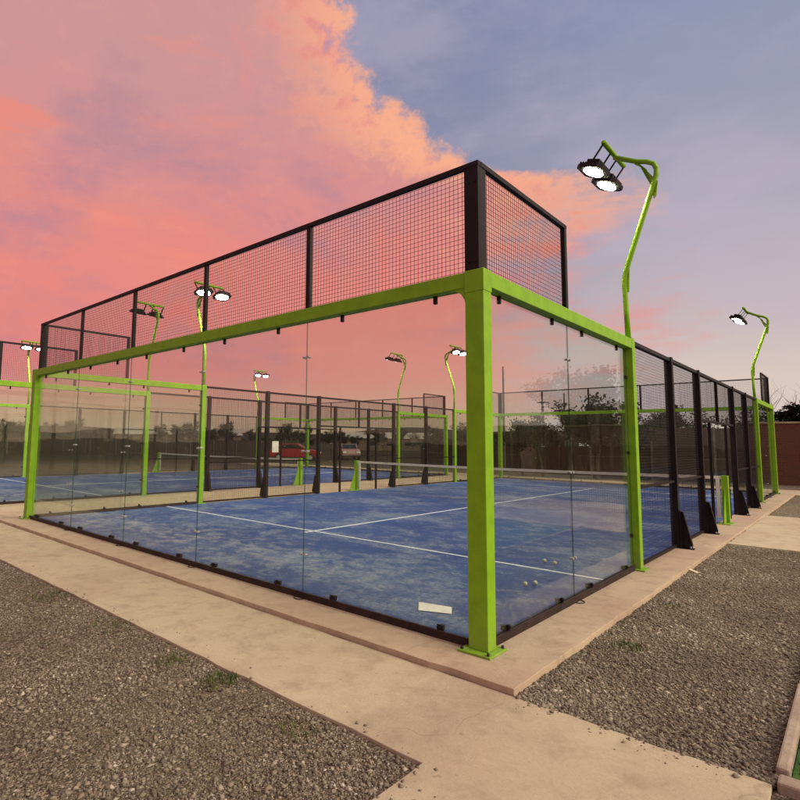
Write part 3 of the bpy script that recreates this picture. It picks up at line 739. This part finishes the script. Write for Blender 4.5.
def car(x,y,rz,paint,label):
    r = empty('parked_car',(x,y,-.07),rz)
    w = .84
    b = MB(); b.prism([(-2.05,.35),(-2.1,.75),(-1.95,.95),(-.95,1.0),(.95,1.0),(1.9,.86),(2.08,.6),(2.05,.33)],-w,w,'y'); b.build('body',paint,r,bevel=.05)
    b = MB(); b.prism([(-1.55,1.0),(-1.3,1.42),(.2,1.45),(.9,1.0)],-w+.12,w-.12,'y'); c = b.build('cabin',paint,r,bevel=.03)
    b = MB(); b.prism([(-1.32,1.04),(-1.16,1.34),(.14,1.37),(.7,1.04)],-w+.105,w-.105,'y'); b.build('side_windows','car_glass',c)
    b = MB(); b.raw([(.29,-.62,1.41),(.29,.62,1.41),(.93,.66,1.03),(.93,-.66,1.03)],[(0,1,2,3)]); b.build('windscreen','car_glass',c)
    for xx in (-1.3,1.3):
        for s_ in (-1,1):
            b = MB(); b.tube([(xx,s_*(w-.17),.32),(xx,s_*(w+.02),.32)],.32,16); wh = b.build('wheel','rubber',r)
            b = MB(); b.tube([(xx,s_*(w-.1),.32),(xx,s_*(w+.035),.32)],.18,12); b.build('rim','grey_metal',wh)
    for s_ in (-1,1):
        b = MB(); b.box(2.0,2.10,s_*.62-.15,s_*.62+.15,.64,.78); b.build('headlight','headlight',r)
    tag(r,label,'car')
car(-32.6,27.6,R(42),'car_red','red car parked beyond the fences, left one of the two')
car(-33.0,34.6,R(-40),'car_pale','pale pinkish car parked beside the red one beyond the fences')

# trees
def tree_mesh(seed, h, leafy, spread, nl, ls):
    rd = random.Random(seed); tb = MB(); tips = []
    def branch(p, d, ln, r, lvl):
        pts = [p]; rs = [r]; q = Vector(p); dd = Vector(d)
        n = 4
        for i in range(n):
            dd = (dd + Vector((rd.gauss(0,.13),rd.gauss(0,.13),rd.gauss(.04,.08)))).normalized(); q = q + dd*ln/n
            pts.append(tuple(q)); rs.append(r*(1-.55*(i+1)/n))
            if lvl >= 1: tips.append(Vector(q))
        tb.tube(pts, rs, 5 if lvl else 8)
        if lvl < 3:
            for k in range(rd.randint(3,5) if lvl else rd.randint(6,8)):
                t = rd.uniform(.3,1) if lvl else rd.uniform(.28,1); idx = min(n,int(t*n)+ (1 if t<1 else 0)); a = rd.uniform(0,6.283)
                side = Vector((math.cos(a),math.sin(a),0))
                nd = (dd*.55 + side*spread + Vector((0,0,.25))).normalized()
                branch(pts[idx], nd, ln*rd.uniform(.45,.68), rs[idx]*.62, lvl+1)
    branch((0,0,0),(0,0,1),h*.55,h*.026,0)
    lb = MB()
    if leafy:
        for k in range(nl):
            t = rd.choice(tips); s_ = ls*rd.uniform(.5,1.3); c = t+Vector((rd.gauss(0,1),rd.gauss(0,1),rd.gauss(0,.8)))*h*.045
            u = Vector((rd.gauss(0,1),rd.gauss(0,1),rd.gauss(0,1))).normalized(); v = u.orthogonal().normalized()
            lb.raw([c-u*s_, c+v*s_*.5, c+u*s_, c-v*s_*.5], [(0,1,2,3)])
    return tb, lb
TP = []
for sd_, h, lf, sp, nl, ls in ((1,5,True,.9,4200,.11),(2,5,True,.7,3600,.12),(3,5,False,.75,0,0),(4,3,True,1.1,3800,.09),(5,5,True,.8,900,.09)):
    tb, lb = tree_mesh(sd_, h, lf, sp, nl, ls)
    TP.append((tb,lb,h))
PROTO = {}
def tree(k, x, y, sc, name, label, group, rz=None):
    if k not in PROTO:
        r = empty(name,(0,0,0)); tb, lb, h = TP[k]; tb.build('trunk','bark',r)
        if lb.v: lb.build('crown','leaf',r)
        PROTO[k] = (r, kidmap().get(r.name, [])); o = r
    else:
        src, ks = PROTO[k]; o = src.copy(); o.name = name; COL.objects.link(o)
        for c in ks: d = c.copy(); COL.objects.link(d); d.parent = o
    o.location = (x,y,-.08); o.scale = (sc,)*3; o.rotation_euler.z = random.uniform(0,6.28) if rz is None else rz
    tag(o, label, 'tree', group)
# bare trees rising over the brick wall at the right
for i,(x,y,s_) in enumerate(((.1,30.5,.92),(2.6,31,1.15),(4.9,30,1.25))):
    tree(2,x,y,s_,'bare_tree',['bare branched tree over the red wall, nearest the green end posts','middle bare tree over the red wall','taller bare tree over the red wall at the right edge'][i],'bare trees behind the red wall')
for i,(x,y,s_,k) in enumerate(((1.0,29.0,.95,3),(2.8,29.0,1.05,3),(6.2,33,1.3,0),(8.5,29,1.35,1),(11.5,31,1.4,0))):
    tree(k,x,y,s_*(1.67 if k==3 else 1)*.8,'leafy_tree',['dark bush showing over the red wall left of its neighbours','dark bush showing over the red wall near the right edge','dark leafy tree behind the red wall outside the right edge','round leafy tree mirrored in the right glass pane','farthest right leafy tree behind the red wall'][i],'leafy trees behind the red wall')
sp = [(-8.2,30.5,.62,0),(-9.6,31.5,.66,1),(-10.6,33.5,.70,0),(-7.0,30.2,.60,1),(-13.8,35,.52,0),(-15.6,37,.5,1),(-18.0,39,.56,0),(-20.4,41,.5,1),(-4.2,32,.66,0),(-5.6,31.5,.7,1),(-2.2,33,.66,0)]
tx = ['dense dark tree behind the far end glass, highest of its row','dark tree left of the highest one behind the far end','dark tree third from the right behind the far end glass','dark tree behind the board fence right of the highest one','low dark tree just left of the beige hut','low dark tree between the beige hut and the tall thin pole','small rounded dark tree by the tall thin pole','small dark tree half hidden by the green corner post','dark tree behind the board fence near the right black posts','dark tree over the board fence beyond the green side post','dark tree at the joint of board fence and red wall']
for (x,y,s_,k),t_ in zip(sp,tx): tree(k,x,y,s_,'dark_tree',t_,'dark trees behind the far end of the court')
for i,(x,y,s_) in enumerate(((-9.3,22.6,.95),(-8.0,22.9,1.15),(-6.9,23.1,1.25),(-5.6,23.4,.9),(-10.6,23.2,.8))):
    tree(3,x,y,s_,'dark_bush',['dark bush in front of the fence, second from the left beyond the far end glass','dark bush in the middle of the row beyond the far end glass','tallest dark bush in front of the wooden fence','rightmost dark bush in front of the wooden fence','leftmost dark bush, nearest the beige hut'][i],'dark bushes in front of the far fence')
# horizon tree line to the left
for i in range(64):
    a = R(31+i*.78+random.uniform(-.3,.3)); d = random.uniform(88,125)
    tree(random.choice((0,1,3)), 2.1-math.sin(a)*d, -3.8+math.cos(a)*d, random.uniform(.6,.95)*.95, 'distant_tree', 'small dark tree in the tree line along the left horizon', 'tree line along the left horizon')
# low distant hills
b = MB(); N = 120; ring = []
for i in range(N+1):
    a = R(20+i*1.0); d = 420; hgt = 9+3*math.sin(i*.13)+1.5*math.sin(i*.41+1)
    ring.append((2-math.sin(a)*d,-3.8+math.cos(a)*d,hgt))
for i in range(N):
    p, q = ring[i], ring[i+1]
    f = 1.35
    b.raw([(p[0]*.8,p[1]*.8,-.5),(q[0]*.8,q[1]*.8,-.5),q,p],[(0,1,2,3)]); b.raw([p,q,(q[0]*f,q[1]*f,-.5),(p[0]*f,p[1]*f,-.5)],[(0,1,2,3)])
mat('hill', leaf_fn((.014,.013,.009,1),(.020,.017,.012,1)))
struct(b.build('hills','hill'))
